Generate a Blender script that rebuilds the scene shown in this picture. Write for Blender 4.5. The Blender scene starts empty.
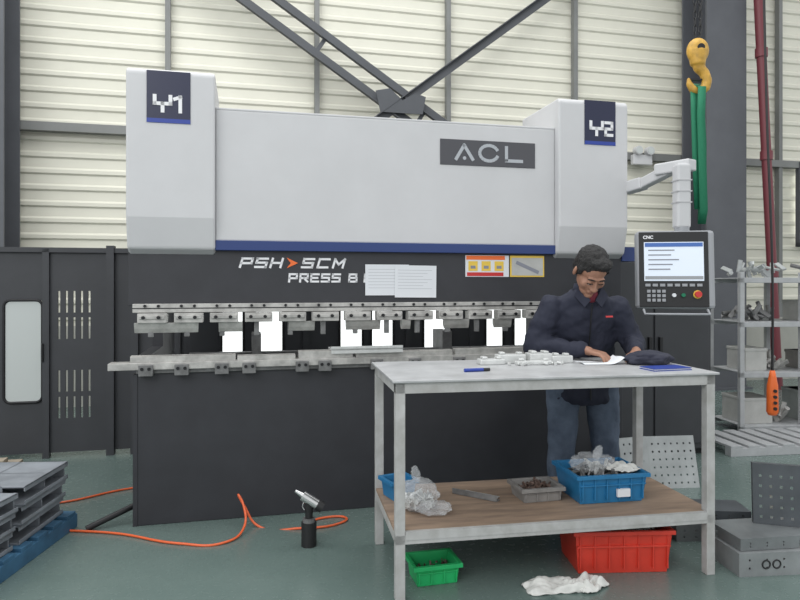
import bpy, bmesh, math, random
from mathutils import Vector, Matrix, Euler, noise
random.seed(4)
sc = bpy.context.scene
COL = sc.collection
try:
    sc.view_settings.view_transform = 'Standard'
    sc.view_settings.look = 'None'
except Exception:
    pass

# ---------------------------------------------------------------- materials
def mat(name, col, rough=0.5, metal=0.0, var=0.0, scale=8.0, bump=0.0, emit=0.0, alpha=1.0, trans=0.0, spec=0.5, col2=None, stretch=None):
    m = bpy.data.materials.new(name); m.use_nodes = True
    nt = m.node_tree; b = nt.nodes['Principled BSDF']
    c = (*col, 1)
    b.inputs['Base Color'].default_value = c
    b.inputs['Roughness'].default_value = rough
    b.inputs['Metallic'].default_value = metal
    b.inputs['Specular IOR Level'].default_value = spec
    if alpha < 1: b.inputs['Alpha'].default_value = alpha
    if trans: b.inputs['Transmission Weight'].default_value = trans
    if emit:
        b.inputs['Emission Color'].default_value = c
        b.inputs['Emission Strength'].default_value = emit
    if var or bump or col2:
        tc = nt.nodes.new('ShaderNodeTexCoord'); mp = nt.nodes.new('ShaderNodeMapping')
        nt.links.new(tc.outputs['Object'], mp.inputs['Vector'])
        if stretch: mp.inputs['Scale'].default_value = stretch
        n = nt.nodes.new('ShaderNodeTexNoise'); n.inputs['Scale'].default_value = scale
        n.inputs['Detail'].default_value = 6; n.inputs['Roughness'].default_value = 0.6
        nt.links.new(mp.outputs[0], n.inputs['Vector'])
        if var or col2:
            r = nt.nodes.new('ShaderNodeValToRGB')
            r.color_ramp.elements[0].position = 0.35; r.color_ramp.elements[1].position = 0.7
            a = col2 if col2 else tuple(max(0, x*(1-var)) for x in col)
            d = col if col2 else tuple(min(1, x*(1+var)) for x in col)
            r.color_ramp.elements[0].color = (*a, 1); r.color_ramp.elements[1].color = (*d, 1)
            nt.links.new(n.outputs['Fac'], r.inputs['Fac'])
            nt.links.new(r.outputs[0], b.inputs['Base Color'])
        if bump:
            bp = nt.nodes.new('ShaderNodeBump'); bp.inputs['Strength'].default_value = bump
            bp.inputs['Distance'].default_value = 0.02
            nt.links.new(n.outputs['Fac'], bp.inputs['Height']); nt.links.new(bp.outputs[0], b.inputs['Normal'])
    return m

M = {}
M['white'] = mat('machine_white_paint', (0.57,0.57,0.58), 0.45, var=0.03, scale=3)
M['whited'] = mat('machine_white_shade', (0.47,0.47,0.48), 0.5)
M['black'] = mat('machine_black_paint', (0.031,0.032,0.038), 0.5, var=0.12, scale=5)
M['black2'] = mat('guard_black_paint', (0.044,0.046,0.052), 0.55, var=0.1, scale=4)
M['blue'] = mat('machine_blue_stripe', (0.02,0.045,0.17), 0.4)
M['steel'] = mat('tool_steel', (0.46,0.45,0.43), 0.42, 0.35, var=0.25, scale=14)
M['steel2'] = mat('tool_steel_dark', (0.19,0.19,0.19), 0.45, 0.3, var=0.3, scale=14)
M['bolt'] = mat('bolt_black', (0.02,0.02,0.022), 0.4, 0.4)
M['wall'] = mat('cladding_cream', (0.71,0.695,0.60), 0.6, var=0.06, scale=0.8)
M['col'] = mat('structural_grey', (0.10,0.105,0.118), 0.6, var=0.1, scale=2)
M['brace'] = mat('brace_grey', (0.075,0.08,0.09), 0.6, var=0.1, scale=2)
M['post'] = mat('sheeting_post_grey', (0.20,0.205,0.20), 0.6, var=0.1, scale=2)
M['bench'] = mat('bench_grey_paint', (0.52,0.52,0.515), 0.5, var=0.12, scale=10, col2=(0.38,0.375,0.36))
M['benchtop'] = mat('bench_sheet', (0.46,0.465,0.47), 0.4, 0.1, var=0.15, scale=6)
M['ply'] = mat('plywood_worn', (0.38,0.27,0.19), 0.7, scale=3, col2=(0.21,0.15,0.11), stretch=(1,6,6))
M['timber'] = mat('timber_pale', (0.42,0.36,0.28), 0.8, var=0.2, scale=4, stretch=(1,8,8))
M['paper'] = mat('paper_white', (0.72,0.74,0.77), 0.8)
M['ink'] = mat('ink_grey', (0.25,0.26,0.3), 0.8)
M['ink2'] = mat('ink_light', (0.50,0.51,0.54), 0.8)
M['label'] = mat('label_navy', (0.012,0.016,0.05), 0.35)
M['labelb'] = mat('label_blue', (0.02,0.05,0.3), 0.35)
M['txt'] = mat('lettering_white', (0.8,0.8,0.82), 0.5)
M['txtg'] = mat('lettering_silver', (0.42,0.44,0.47), 0.5)
M['plate'] = mat('nameplate_grey', (0.07,0.07,0.08), 0.4)
M['orange'] = mat('orange_paint', (0.85,0.16,0.03), 0.4)
M['yellow'] = mat('hook_yellow', (0.56,0.32,0.05), 0.5, var=0.25, scale=20)
M['yel2'] = mat('warning_yellow', (0.8,0.55,0.08), 0.5)
M['red'] = mat('red_paint', (0.55,0.03,0.03), 0.4)
M['pipe'] = mat('red_pipe_paint', (0.17,0.035,0.045), 0.5)
M['green'] = mat('sling_green', (0.01,0.18,0.09), 0.7, bump=0.3, scale=60)
M['rcrate'] = mat('crate_red', (0.62,0.05,0.03), 0.4, var=0.1)
M['bcrate'] = mat('crate_blue', (0.02,0.17,0.36), 0.4, var=0.1)
M['gcrate'] = mat('bin_green', (0.02,0.42,0.13), 0.35, var=0.1)
M['gtray'] = mat('tray_grey', (0.22,0.21,0.2), 0.5, var=0.2)
M['rust'] = mat('rusty_parts', (0.20,0.13,0.10), 0.6, 0.3, scale=30, col2=(0.07,0.05,0.045))
M['bag'] = mat('plastic_film', (0.80,0.82,0.84), 0.10, bump=0.35, scale=35, alpha=0.27)
M['rag'] = mat('rag_cloth', (0.66,0.66,0.63), 0.9, var=0.1, scale=20)
M['cloth'] = mat('dark_cloth', (0.025,0.027,0.045), 0.85, bump=0.3, scale=12)
M['alu'] = mat('bright_metal_part', (0.62,0.63,0.62), 0.35, 0.3, var=0.1, scale=20)
M['galv'] = mat('galvanised_sheet', (0.40,0.42,0.42), 0.38, 0.4, var=0.15, scale=5)
M['galv2'] = mat('grey_sheet', (0.21,0.225,0.23), 0.4, 0.3, var=0.2, scale=5)
M['galv3'] = mat('grey_sheet_mid', (0.30,0.315,0.32), 0.4, 0.3, var=0.2, scale=5)
M['dsheet'] = mat('dark_sheet', (0.085,0.095,0.105), 0.5, 0.3, var=0.2, scale=5)
M['chan'] = mat('channel_grey', (0.27,0.29,0.32), 0.5, 0.2, var=0.25, scale=4)
M['pal'] = mat('pallet_blue', (0.04,0.12,0.21), 0.6, var=0.3, scale=6)
M['hose'] = mat('hose_orange', (0.75,0.13,0.04), 0.35)
M['chrome'] = mat('chrome', (0.6,0.6,0.6), 0.2, 0.9)
M['rub'] = mat('black_rubber', (0.015,0.015,0.016), 0.5)
M['wing'] = mat('window_daylight_glass', (0.84,0.87,0.86), 0.5, emit=1.6, var=0)  # emission stands in for daylight behind the panes
M['wing2'] = mat('guard_window_polycarbonate', (0.46,0.49,0.48), 0.25, emit=0.12)  # weak glow put into the pane colour in place of backlight
M['screen'] = mat('screen_lit', (0.62,0.68,0.76), 0.2, emit=0.35)
M['sbar'] = mat('screen_bar', (0.05,0.12,0.35), 0.3, emit=0.3)
M['pgrey'] = mat('panel_grey', (0.33,0.34,0.36), 0.4)
M['rack'] = mat('rack_grey', (0.43,0.44,0.45), 0.5, var=0.1)
M['box'] = mat('storage_box_pale', (0.48,0.48,0.46), 0.7, var=0.1)
M['skin'] = mat('skin', (0.34,0.175,0.115), 0.5, var=0.1, scale=12)
M['lip'] = mat('lips', (0.24,0.10,0.075), 0.5)
M['eye'] = mat('eye_white', (0.6,0.58,0.55), 0.3)
M['hair'] = mat('hair_black', (0.012,0.011,0.011), 0.55, bump=0.9, scale=70, stretch=(1,1,0.3))
M['jacket'] = mat('jacket_navy', (0.017,0.020,0.038), 0.8, bump=0.35, scale=7)
M['shirt'] = mat('shirt_maroon', (0.16,0.02,0.035), 0.8)
M['jeans'] = mat('jeans_denim', (0.115,0.15,0.21), 0.85, bump=0.4, scale=9, col2=(0.065,0.088,0.13))
M['shoe'] = mat('shoe_dark', (0.02,0.018,0.016), 0.5)
M['wallbase'] = mat('wall_plinth', (0.42,0.42,0.38), 0.8, var=0.1, scale=2)

def floor_mat():
    m = bpy.data.materials.new('floor_green_epoxy'); m.use_nodes = True
    nt = m.node_tree; b = nt.nodes['Principled BSDF']
    tc = nt.nodes.new('ShaderNodeTexCoord')
    n = nt.nodes.new('ShaderNodeTexNoise'); n.inputs['Scale'].default_value = 0.9; n.inputs['Detail'].default_value = 8
    n.inputs['Roughness'].default_value = 0.65
    n2 = nt.nodes.new('ShaderNodeTexNoise'); n2.inputs['Scale'].default_value = 30; n2.inputs['Detail'].default_value = 4
    nt.links.new(tc.outputs['Object'], n.inputs['Vector']); nt.links.new(tc.outputs['Object'], n2.inputs['Vector'])
    r = nt.nodes.new('ShaderNodeValToRGB')
    r.color_ramp.elements[0].position = 0.3; r.color_ramp.elements[0].color = (0.108,0.155,0.142,1)
    r.color_ramp.elements[1].position = 0.75; r.color_ramp.elements[1].color = (0.155,0.205,0.190,1)
    nt.links.new(n.outputs['Fac'], r.inputs['Fac']); nt.links.new(r.outputs[0], b.inputs['Base Color'])
    mr = nt.nodes.new('ShaderNodeMapRange'); mr.inputs['To Min'].default_value = 0.14; mr.inputs['To Max'].default_value = 0.36
    nt.links.new(n2.outputs['Fac'], mr.inputs['Value']); nt.links.new(mr.outputs[0], b.inputs['Roughness'])
    return m
M['floor'] = floor_mat()

# ---------------------------------------------------------------- helpers
def add_obj(name, bm, m, parent=None, smooth=False, bevel=0.0):
    me = bpy.data.meshes.new(name); bm.to_mesh(me); bm.free()
    ms = m if isinstance(m, list) else [m]
    for k in ms: me.materials.append(k)
    o = bpy.data.objects.new(name, me); COL.objects.link(o)
    if parent: o.parent = parent
    if smooth:
        for p in me.polygons: p.use_smooth = True
    if bevel:
        b = o.modifiers.new('bev', 'BEVEL'); b.width = bevel; b.segments = 2; b.limit_method = 'ANGLE'
    return o

def empty(name, loc=(0,0,0), rz=0.0, rot=None):
    e = bpy.data.objects.new(name, None); COL.objects.link(e)
    e.empty_display_size = 0.1
    e.location = loc; e.rotation_euler = rot if rot else (0,0,rz)
    return e

def bbox(bm, lo, hi, M4=None):
    lo = Vector(lo); hi = Vector(hi)
    c = (lo+hi)/2; s = hi-lo
    mm = Matrix.Translation(c) @ Matrix.Diagonal((abs(s.x),abs(s.y),abs(s.z),1))
    if M4: mm = M4 @ mm
    return bmesh.ops.create_cube(bm, size=1, matrix=mm)

def box(name, lo, hi, m, parent=None, bevel=0.0):
    bm = bmesh.new(); bbox(bm, lo, hi); return add_obj(name, bm, m, parent, bevel=bevel)

def boxes(name, lst, m, parent=None, bevel=0.0):
    bm = bmesh.new()
    for lo, hi in lst: bbox(bm, lo, hi)
    return add_obj(name, bm, m, parent, bevel=bevel)

def cone(bm, p0, p1, r0, r1=None, seg=16):
    r1 = r0 if r1 is None else r1
    p0 = Vector(p0); p1 = Vector(p1); d = p1-p0
    q = Vector((0,0,1)).rotation_difference(d.normalized()).to_matrix().to_4x4()
    bmesh.ops.create_cone(bm, cap_ends=True, segments=seg, radius1=r0, radius2=r1, depth=d.length, matrix=Matrix.Translation((p0+p1)/2) @ q)

def ell(bm, c, r, rot=None, seg=20):
    mm = Matrix.Translation(c)
    if rot: mm = mm @ Euler(rot).to_matrix().to_4x4()
    mm = mm @ Matrix.Diagonal((r[0],r[1],r[2],1))
    bmesh.ops.create_uvsphere(bm, u_segments=seg, v_segments=seg//2+2, radius=1, matrix=mm)

def chain(bm, pts, rs, seg=14):
    for i in range(len(pts)-1):
        cone(bm, pts[i], pts[i+1], rs[i], rs[i+1], seg)
    for p, r in zip(pts, rs): ell(bm, p, (r,r,r), seg=seg)

def loft(bm, secs, N=28):
    rings = []
    for (cx,cy,cz,rx,ry) in secs:
        rings.append([bm.verts.new((cx+rx*math.cos(a), cy+ry*math.sin(a), cz)) for a in [2*math.pi*i/N for i in range(N)]])
    for a, b in zip(rings, rings[1:]):
        for i in range(N): bm.faces.new((a[i], a[(i+1)%N], b[(i+1)%N], b[i]))
    bm.faces.new(list(reversed(rings[0]))); bm.faces.new(rings[-1])
    bmesh.ops.recalc_face_normals(bm, faces=bm.faces)

def cyl(name, p0, p1, r, m, parent=None, r1=None, seg=20):
    bm = bmesh.new(); cone(bm, p0, p1, r, r1, seg)
    o = add_obj(name, bm, m, parent, smooth=True)
    e = o.modifiers.new('es','EDGE_SPLIT'); e.split_angle = 0.7
    return o

def remesh(o, vox, sm=4):
    r = o.modifiers.new('rm','REMESH'); r.mode='VOXEL'; r.voxel_size=vox; r.use_smooth_shade=True
    if sm:
        s = o.modifiers.new('sm','SMOOTH'); s.factor=0.5; s.iterations=sm
    return o

def displace(o, strength, size, kind='CLOUDS'):
    t = bpy.data.textures.new(o.name+'_tx', kind); t.noise_scale = size
    d = o.modifiers.new('dp','DISPLACE'); d.texture = t; d.strength = strength; d.mid_level = 0.5
    d.texture_coords = 'LOCAL'
    return o

def tube(name, pts, r, m, parent=None, cyc=False, kind='BEZIER'):
    cu = bpy.data.curves.new(name,'CURVE'); cu.dimensions='3D'; cu.bevel_depth=r; cu.bevel_resolution=4; cu.resolution_u=10; cu.use_fill_caps = True
    if kind=='BEZIER':
        s = cu.splines.new('BEZIER'); s.bezier_points.add(len(pts)-1)
        for p, c in zip(s.bezier_points, pts):
            p.co = c; p.handle_left_type = p.handle_right_type = 'AUTO'
    else:
        s = cu.splines.new('POLY'); s.points.add(len(pts)-1)
        for p, c in zip(s.points, pts): p.co = (*c,1)
    s.use_cyclic_u = cyc
    cu.materials.append(m)
    o = bpy.data.objects.new(name, cu); COL.objects.link(o)
    if parent: o.parent = parent
    return o

def text(name, s, loc, size, m, parent=None, shear=0.0, ext=0.001, rot=(math.pi/2,0,0), bold=0.0, sx=1.0, sp=1.0):
    cu = bpy.data.curves.new(name,'FONT'); cu.body = s; cu.size = size; cu.shear = shear; cu.extrude = ext; cu.offset = bold
    cu.space_character = sp
    cu.materials.append(m)
    o = bpy.data.objects.new(name, cu); COL.objects.link(o)
    o.location = loc; o.rotation_euler = rot; o.scale = (sx,1,1)
    if parent: o.parent = parent
    return o

def bar(bm, p0, p1, w, t):
    p0=Vector(p0); p1=Vector(p1); d=(p1-p0); c=(p0+p1)/2
    ang = math.atan2(d.z, d.x)
    mm = Matrix.Translation(c) @ Matrix.Rotation(-ang,4,'Y') @ Matrix.Diagonal((d.length,t,w,1))
    bmesh.ops.create_cube(bm, size=1, matrix=mm)

def strokes(name, lines, x, y, z, sx, sz, w, m, parent, shear=0.0):
    """block lettering from straight strokes, unit glyph coords"""
    bm=bmesh.new()
    for ln in lines:
        for a,b in zip(ln, ln[1:]):
            p0=Vector((x+a[0]*sx+shear*a[1]*sz,y,z+a[1]*sz)); p1=Vector((x+b[0]*sx+shear*b[1]*sz,y,z+b[1]*sz))
            d=(p1-p0).normalized()*w*0.5
            bar(bm,p0-d,p1+d,w,0.002)
    return add_obj(name,bm,m,parent)

def panel(name, x0,x1,z0,z1,y,th,holes,m,parent=None):
    xs = sorted(set([x0,x1]+[round(h[0],5) for h in holes]+[round(h[1],5) for h in holes]))
    zs = sorted(set([z0,z1]+[round(h[2],5) for h in holes]+[round(h[3],5) for h in holes]))
    bm = bmesh.new(); vs = {}
    def v(i,j):
        if (i,j) not in vs: vs[(i,j)] = bm.verts.new((xs[i], y, zs[j]))
        return vs[(i,j)]
    for i in range(len(xs)-1):
        for j in range(len(zs)-1):
            cx=(xs[i]+xs[i+1])/2; cz=(zs[j]+zs[j+1])/2
            if any(h[0]<cx<h[1] and h[2]<cz<h[3] for h in holes): continue
            bm.faces.new((v(i,j), v(i+1,j), v(i+1,j+1), v(i,j+1)))
    o = add_obj(name, bm, m, parent)
    s = o.modifiers.new('sol','SOLIDIFY'); s.thickness = th; s.offset = -1
    return o

def rrect(w, h, r, n=6):
    pts=[]
    for cx, cz, a0 in ((w/2-r,h/2-r,0),(-w/2+r,h/2-r,90),(-w/2+r,-h/2+r,180),(w/2-r,-h/2+r,270)):
        for k in range(n+1):
            a = math.radians(a0+90*k/n); pts.append((cx+r*math.cos(a), cz+r*math.sin(a)))
    return pts

def rr_window(name, cx, cz, w, h, y, r, parent, glass, frame):
    bm = bmesh.new(); f = bm.faces.new([bm.verts.new((cx+a, y, cz+b)) for a,b in rrect(w,h,r)])
    g = add_obj(name+'_pane', bm, glass, parent)
    s = g.modifiers.new('s','SOLIDIFY'); s.thickness=0.006; s.offset=0
    tube(name+'_gasket', [(cx+a,y-0.004,cz+b) for a,b in rrect(w,h,r)], 0.011, frame, parent, cyc=True, kind='POLY')

def prism(name, prof, x0, x1, m, parent=None, bevel=0.0):
    bm = bmesh.new()
    a = [bm.verts.new((x0,y,z)) for y,z in prof]; b = [bm.verts.new((x1,y,z)) for y,z in prof]
    bm.faces.new(a); bm.faces.new(list(reversed(b)))
    n=len(prof)
    for i in range(n): bm.faces.new((a[i], b[i], b[(i+1)%n], a[(i+1)%n]))
    bmesh.ops.recalc_face_normals(bm, faces=bm.faces)
    return add_obj(name, bm, m, parent, bevel=bevel)

YAW = math.radians(13.3)
P0 = Vector((-1.61, 3.84, 0))
U = Vector((math.cos(YAW), math.sin(YAW), 0)); N = Vector((-math.sin(YAW), math.cos(YAW), 0))
def L(s, v, z=0): return P0 + U*s + N*v + Vector((0,0,z))

# ---------------------------------------------------------------- room shell
fl = box('floor', (-14,-4,-0.1), (16,16,0.0), M['floor'])
def cladding():
    bm = bmesh.new()
    per = 0.19; prof=[]; z = 0.9
    while z < 7.6:
        prof += [(0,z),(0,z+0.105),(-0.020,z+0.125),(-0.020,z+0.165)]
        z += per
    prof.append((0,z))
    x0,x1=-8,14
    prev=None
    for (y,z) in prof:
        a=bm.verts.new((x0,y,z)); b=bm.verts.new((x1,y,z))
        if prev: bm.faces.new((prev[0],prev[1],b,a))
        prev=(a,b)
    return bm
WALL = empty('wall_back', L(0,4.2), YAW)
add_obj('cladding_sheet', cladding(), M['wall'], WALL)
box('plinth', (-8,-0.02,0), (14,0.25,0.95), M['wallbase'], WALL)
box('backing', (-8,0.06,0.95), (14,0.15,7.6), M['wall'], WALL)
g = empty('trim_girts', L(0,4.2), YAW)
boxes('girts', [((-8,-0.14,3.20),(14,-0.035,3.30)), ((-8,-0.14,6.0),(14,-0.035,6.12))], M['post'], g)
boxes('sheeting_posts', [((s-0.03,-0.12,0.95),(s+0.03,-0.036,7.4)) for s in (-2.0,-0.23,1.55,3.28,5.12,8.5,10.2)], M['post'], g)

def hcol(name, s0, s1, v0, v1):
    e = empty(name, L(0,0), YAW)
    t=0.03
    boxes('flanges_web', [((s0,v0,0),(s1,v0+t,7.4)), ((s0,v1-t,0),(s1,v1,7.4)), (((s0+s1)/2-0.02,v0+t,0),((s0+s1)/2+0.02,v1-t,7.4)),
                          ((s0-0.06,v0-0.05,0),(s1+0.06,v1,0.03))], M['col'], e)
    return e
hcol('steel_column', 6.75, 7.38, 3.5, 4.02)
hcol('steel_column', -2.35, -1.80, 3.5, 4.02)
br = empty('cross_bracing', L(0,0), YAW)
cx, cz = 2.577, 3.71
for k,(dx,dz) in enumerate(((-1.757,1.15),(1.99,1.53))):
    d = Vector((dx,0,dz)).normalized(); nn = Vector((-d.z,0,d.x))
    c0 = Vector((cx,3.85-0.03*k,cz))
    bm = bmesh.new()
    for off in (-0.13,0.13) if k==0 else (0.0,):
        q = c0+nn*off
        bar(bm, q-d*3.6, q+d*4.2, 0.11, 0.012)
        bar(bm, q-d*3.6+Vector((0,-0.03,0))+nn*0.05, q+d*4.2+Vector((0,-0.03,0))+nn*0.05, 0.012, 0.07)
    if k==0:
        for t in [i*1.5-3.3 for i in range(6)]:
            bar(bm, c0+d*t-nn*0.13, c0+d*t+nn*0.13, 0.05, 0.01)
    add_obj('brace_%d'%(k+1), bm, M['brace'], br)
bm = bmesh.new()
vs=[bm.verts.new((cx+a,3.76,cz+b)) for a,b in ((-0.28,-0.14),(0.26,-0.14),(0.30,0.08),(0.16,0.12),(0,0.02),(-0.16,0.16),(-0.34,0.12))]
bm.faces.new(vs); o=add_obj('gusset', bm, M['brace'], br); s=o.modifiers.new('s','SOLIDIFY'); s.thickness=0.015

rp = empty('red_drain_pipe')
tube('pipe_run', [L(7.42,3.4,6.5), L(7.80,3.4,0.0)], 0.065, M['pipe'], rp, kind='POLY')
for z in (1.6,3.2,4.6):
    t=(6.5-z)/6.5; p=L(7.42+0.38*t,3.4,z); cyl('coupling', p-Vector((0,0,0.06)), p+Vector((0,0,0.06)), 0.08, M['pipe'], rp)

el = empty('emergency_light', L(6.10,3.98,3.24), YAW)
box('housing', (-0.15,0.0,-0.12), (0.15,0.08,0.02), M['white'], el, 0.01)
box('mount_bracket', (-0.05,0.05,-0.08), (0.05,0.19,0.0), M['white'], el, 0.01)
for sx in (-0.09,0.09):
    cyl('lamp_head', (sx,0.03,0.07),(sx,-0.05,0.07), 0.06, M['white'], el)
    cyl('lamp_lens', (sx,-0.051,0.07),(sx,-0.056,0.07), 0.048, M['wing2'], el)

wn = empty('window_1', L(9.35,4.10,2.65), YAW)
box('glass', (-0.5,-0.01,-0.6),(0.5,0.0,0.6), M['wing'], wn)
boxes('frame', [((-0.54,-0.05,-0.64),(-0.48,0.03,0.64)),((0.48,-0.05,-0.64),(0.54,0.03,0.64)),((-0.54,-0.05,0.58),(0.54,0.03,0.64)),((-0.54,-0.05,-0.64),(0.54,0.03,-0.58)),((-0.02,-0.04,-0.6),(0.02,0.03,0.6))], M['col'], wn)

# ---------------------------------------------------------------- press brake
PB = empty('press_brake', P0, YAW)
def cover(nm, s0, s1):
    prof = [(-0.06,1.83),(-0.06,2.68),(-0.04,2.705),(0.55,2.705),(0.55,1.62),(0.03,1.62),(-0.02,1.65)]
    prism(nm, prof, s0, s1, M['white'], PB, 0.012)
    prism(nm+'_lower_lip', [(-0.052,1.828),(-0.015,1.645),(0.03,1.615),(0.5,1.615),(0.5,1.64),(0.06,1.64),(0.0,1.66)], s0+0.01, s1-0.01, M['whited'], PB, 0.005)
cover('cylinder_cover_left', 0.0, 0.50)
cover('cylinder_cover_right', 2.75, 3.275)
box('ram_front_panel', (0.50,0.0,1.70), (2.75,0.10,2.50), M['white'], PB, 0.008)
box('ram_top_cap', (0.50,0.0,2.498), (2.75,0.45,2.512), M['white'], PB, 0.004)
box('blue_stripe', (0.50,-0.008,1.642), (2.75,0.08,1.702), M['blue'], PB, 0.003)
box('blue_stripe_end', (3.28,0.02,1.60), (3.42,0.5,1.70), M['blue'], PB)
box('ram_lower_plate', (0.0,0.03,1.305), (3.28,0.10,1.645), M['black'], PB, 0.004)
boxes('side_frames', [((0.04,0.14,0),(0.11,1.5,1.0)),((0.04,0.75,1.0),(0.11,1.5,1.35)),((0.04,0.14,1.35),(0.11,1.5,2.5)),
                      ((3.21,0.14,0),(3.28,1.5,1.0)),((3.21,0.75,1.0),(3.28,1.5,1.35)),((3.21,0.14,1.35),(3.28,1.5,2.5))], M['black'], PB)
box('bed_front_plate', (0.05,0.0,0.0), (3.27,0.06,0.915), M['black'], PB, 0.004)
box('bed_base', (0.11,0.06,0.0), (3.21,0.5,0.12), M['black'], PB)
box('end_post', (0.03,-0.005,0.0), (0.055,0.16,0.9), M['black'], PB)
box('rear_cross_beam', (0.11,1.15,1.36), (3.21,1.28,1.9), M['black'], PB)
# labels
GY=[[(0,1),(0,0.5),(1,0.5),(1,1)],[(0.5,0.5),(0.5,0.0)]]
G1=[[(0.0,0.86),(0.5,1.0),(0.5,0.0)]]
G2=[[(0.0,1.0),(1.0,1.0),(1.0,0.5),(0.0,0.5),(0.0,0.0),(1.0,0.0)]]
def y_label(nm, s, second, w, top, gs):
    box(nm+'_plate', (s,-0.0645,top-0.30), (s+w,-0.058,top), M['label'], PB)
    box(nm+'_band', (s,-0.0655,top-0.305), (s+w,-0.0585,top-0.280), M['labelb'], PB)
    strokes(nm+'_letter', GY, s+0.045, -0.0665, top-0.235, 0.088, 0.085, 0.021, M['txt'], PB)
    strokes(nm+'_digit', second, s+0.158, -0.0665, top-0.235, gs, 0.085, 0.020, M['txt'], PB)
y_label('axis_label_left', 0.115, G1, 0.245, 2.69, 0.06)
y_label('axis_label_right', 2.94, G2, 0.235, 2.70, 0.048)
box('nameplate', (1.925,-0.006,2.225), (2.60,0.002,2.395), M['plate'], PB, 0.002)
bm=bmesh.new()
def gl(a,b): bar(bm,(a[0],-0.008,a[1]),(b[0],-0.008,b[1]),0.022,0.002)
gl((2.03,2.258),(2.095,2.366)); gl((2.085,2.366),(2.155,2.258))
ell(bm,(2.093,-0.008,2.272),(0.012,0.002,0.012))
arc=[(2.265+0.066*math.cos(math.radians(a)),2.312+0.052*math.sin(math.radians(a))) for a in range(20,345,18)]
for a,b in zip(arc,arc[1:]): gl(a,b)
gl((2.39,2.366),(2.39,2.262)); gl((2.38,2.267),(2.51,2.267))
add_obj('nameplate_lettering',bm,M['txtg'],PB)
LT={'P':[[(0,0),(0,1),(1,1),(1,0.45),(0,0.45)]],
    'S':[[(1,1),(0,1),(0,0.52),(1,0.52),(1,0),(0,0)]],
    'H':[[(0,0),(0,1)],[(1,0),(1,1)],[(0,0.5),(1,0.5)]],
    'C':[[(1,1),(0,1),(0,0),(1,0)]],
    'M':[[(0,0),(0,1),(0.5,0.35),(1,1),(1,0)]],
    'R':[[(0,0),(0,1),(1,1),(1,0.48),(0,0.48)],[(0.5,0.48),(1,0)]],
    'E':[[(1,1),(0,1),(0,0),(1,0)],[(0,0.5),(0.85,0.5)]],
    'B':[[(0,0),(0,1),(0.92,1),(0.92,0.52),(0,0.52)],[(0.92,0.52),(1,0.5),(1,0),(0,0)]],
    'A':[[(0,0),(0.5,1),(1,0)],[(0.2,0.35),(0.8,0.35)]],
    'K':[[(0,0),(0,1)],[(1,1),(0,0.45),(1,0)]]}
def word(nm, s, x, z, gw, gh, adv, w, shear):
    for ch in s:
        if ch!=' ': strokes(nm+'_'+ch, LT[ch], x, 0.028, z, gw, gh, w, M['txt'], PB, shear)
        x+=adv
word('model_name','PSH',0.645,1.542,0.062,0.052,0.092,0.0135,0.3)
word('model_series','SCM',1.025,1.542,0.062,0.052,0.098,0.0135,0.3)
word('machine_type','PRESS',0.945,1.452,0.046,0.046,0.068,0.0125,0.08)
word('machine_type','BRAKE',1.325,1.452,0.048,0.046,0.100,0.0125,0.08)
bm = bmesh.new(); f = bm.faces.new([bm.verts.new((x,0.026,z)) for x,z in ((0.930,1.535),(1.0,1.568),(0.930,1.602),(0.955,1.568))]); add_obj('arrow_mark', bm, M['orange'], PB)
def sheet(nm, s, y, z, w, h, rot):
    e = box(nm, (-w/2,-0.001,-h/2),(w/2,0.001,h/2), M['paper'], PB); e.location=(s,y,z); e.rotation_euler=(0,rot,0)
    for k in range(7):
        l = box(nm+'_line', (-w/2+0.02,-0.0018,h/2-0.03-k*0.020),(w/2-0.03-0.03*(k%3),-0.001,h/2-0.033-k*0.020), M['ink2'], PB); l.location=(s,y,z); l.rotation_euler=(0,rot,0)
sheet('paper_sheet_1', 1.575, 0.0235, 1.463, 0.29, 0.200, 0.0)
sheet('paper_sheet_2', 1.765, 0.019, 1.453, 0.28, 0.21, 0.01)
box('warning_label', (2.11,0.022,1.485),(2.42,0.029,1.63), M['paper'], PB)
box('warning_header', (2.115,0.020,1.60),(2.39,0.0215,1.627), M['orange'], PB)
for k in range(3):
    box('warning_pictogram', (2.13+k*0.093,0.020,1.525),(2.195+k*0.093,0.0215,1.59), M['yel2'], PB)
    box('pictogram_mark', (2.145+k*0.093,0.019,1.54),(2.18+k*0.093,0.0199,1.56), M['ink'], PB)
box('warning_foot', (2.12,0.020,1.49),(2.38,0.0215,1.515), M['red'], PB)
box('warning_photo_label', (2.43,0.022,1.485),(2.68,0.029,1.63), M['yel2'], PB)
box('warning_photo', (2.44,0.020,1.495),(2.67,0.0215,1.615), M['box'], PB)
o=box('warning_photo_tool', (-0.09,0,-0.012),(0.09,0.001,0.012), M['ink'], PB); o.location=(2.555,0.0185,1.55); o.rotation_euler=(0,0.4,0)
# upper tooling
box('tool_holder_rail', (0.03,-0.02,1.265),(2.95,0.06,1.318), M['steel'], PB, 0.003)
box('tool_holder_groove', (0.03,-0.022,1.288),(2.95,-0.018,1.294), M['bolt'], PB)
cl=[];pn=[];bl=bmesh.new()
s=0.06;k=0
while s<2.9:
    w=0.165
    cl.append(((s,-0.045,1.205),(s+w,0.035,1.262)))
    cl.append(((s+0.01,-0.055,1.228),(s+w-0.01,-0.04,1.25)))
    for q in (0.035,0.12): cone(bl,(s+q,-0.066,1.238),(s+q,-0.05,1.238),0.011,seg=8)
    for q in (0.04,0.115): cone(bl,(s+q,-0.03,1.305),(s+q,-0.018,1.305),0.009,seg=8)
    pn.append(((s+0.055,-0.01,1.12),(s+0.085,0.015,1.21)))
    s+=0.205;k+=1
boxes('punch_clamps', cl, M['steel'], PB, 0.003)
boxes('clamp_wedges', pn, M['steel2'], PB, 0.002)
add_obj('clamp_bolts', bl, M['bolt'], PB)
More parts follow.
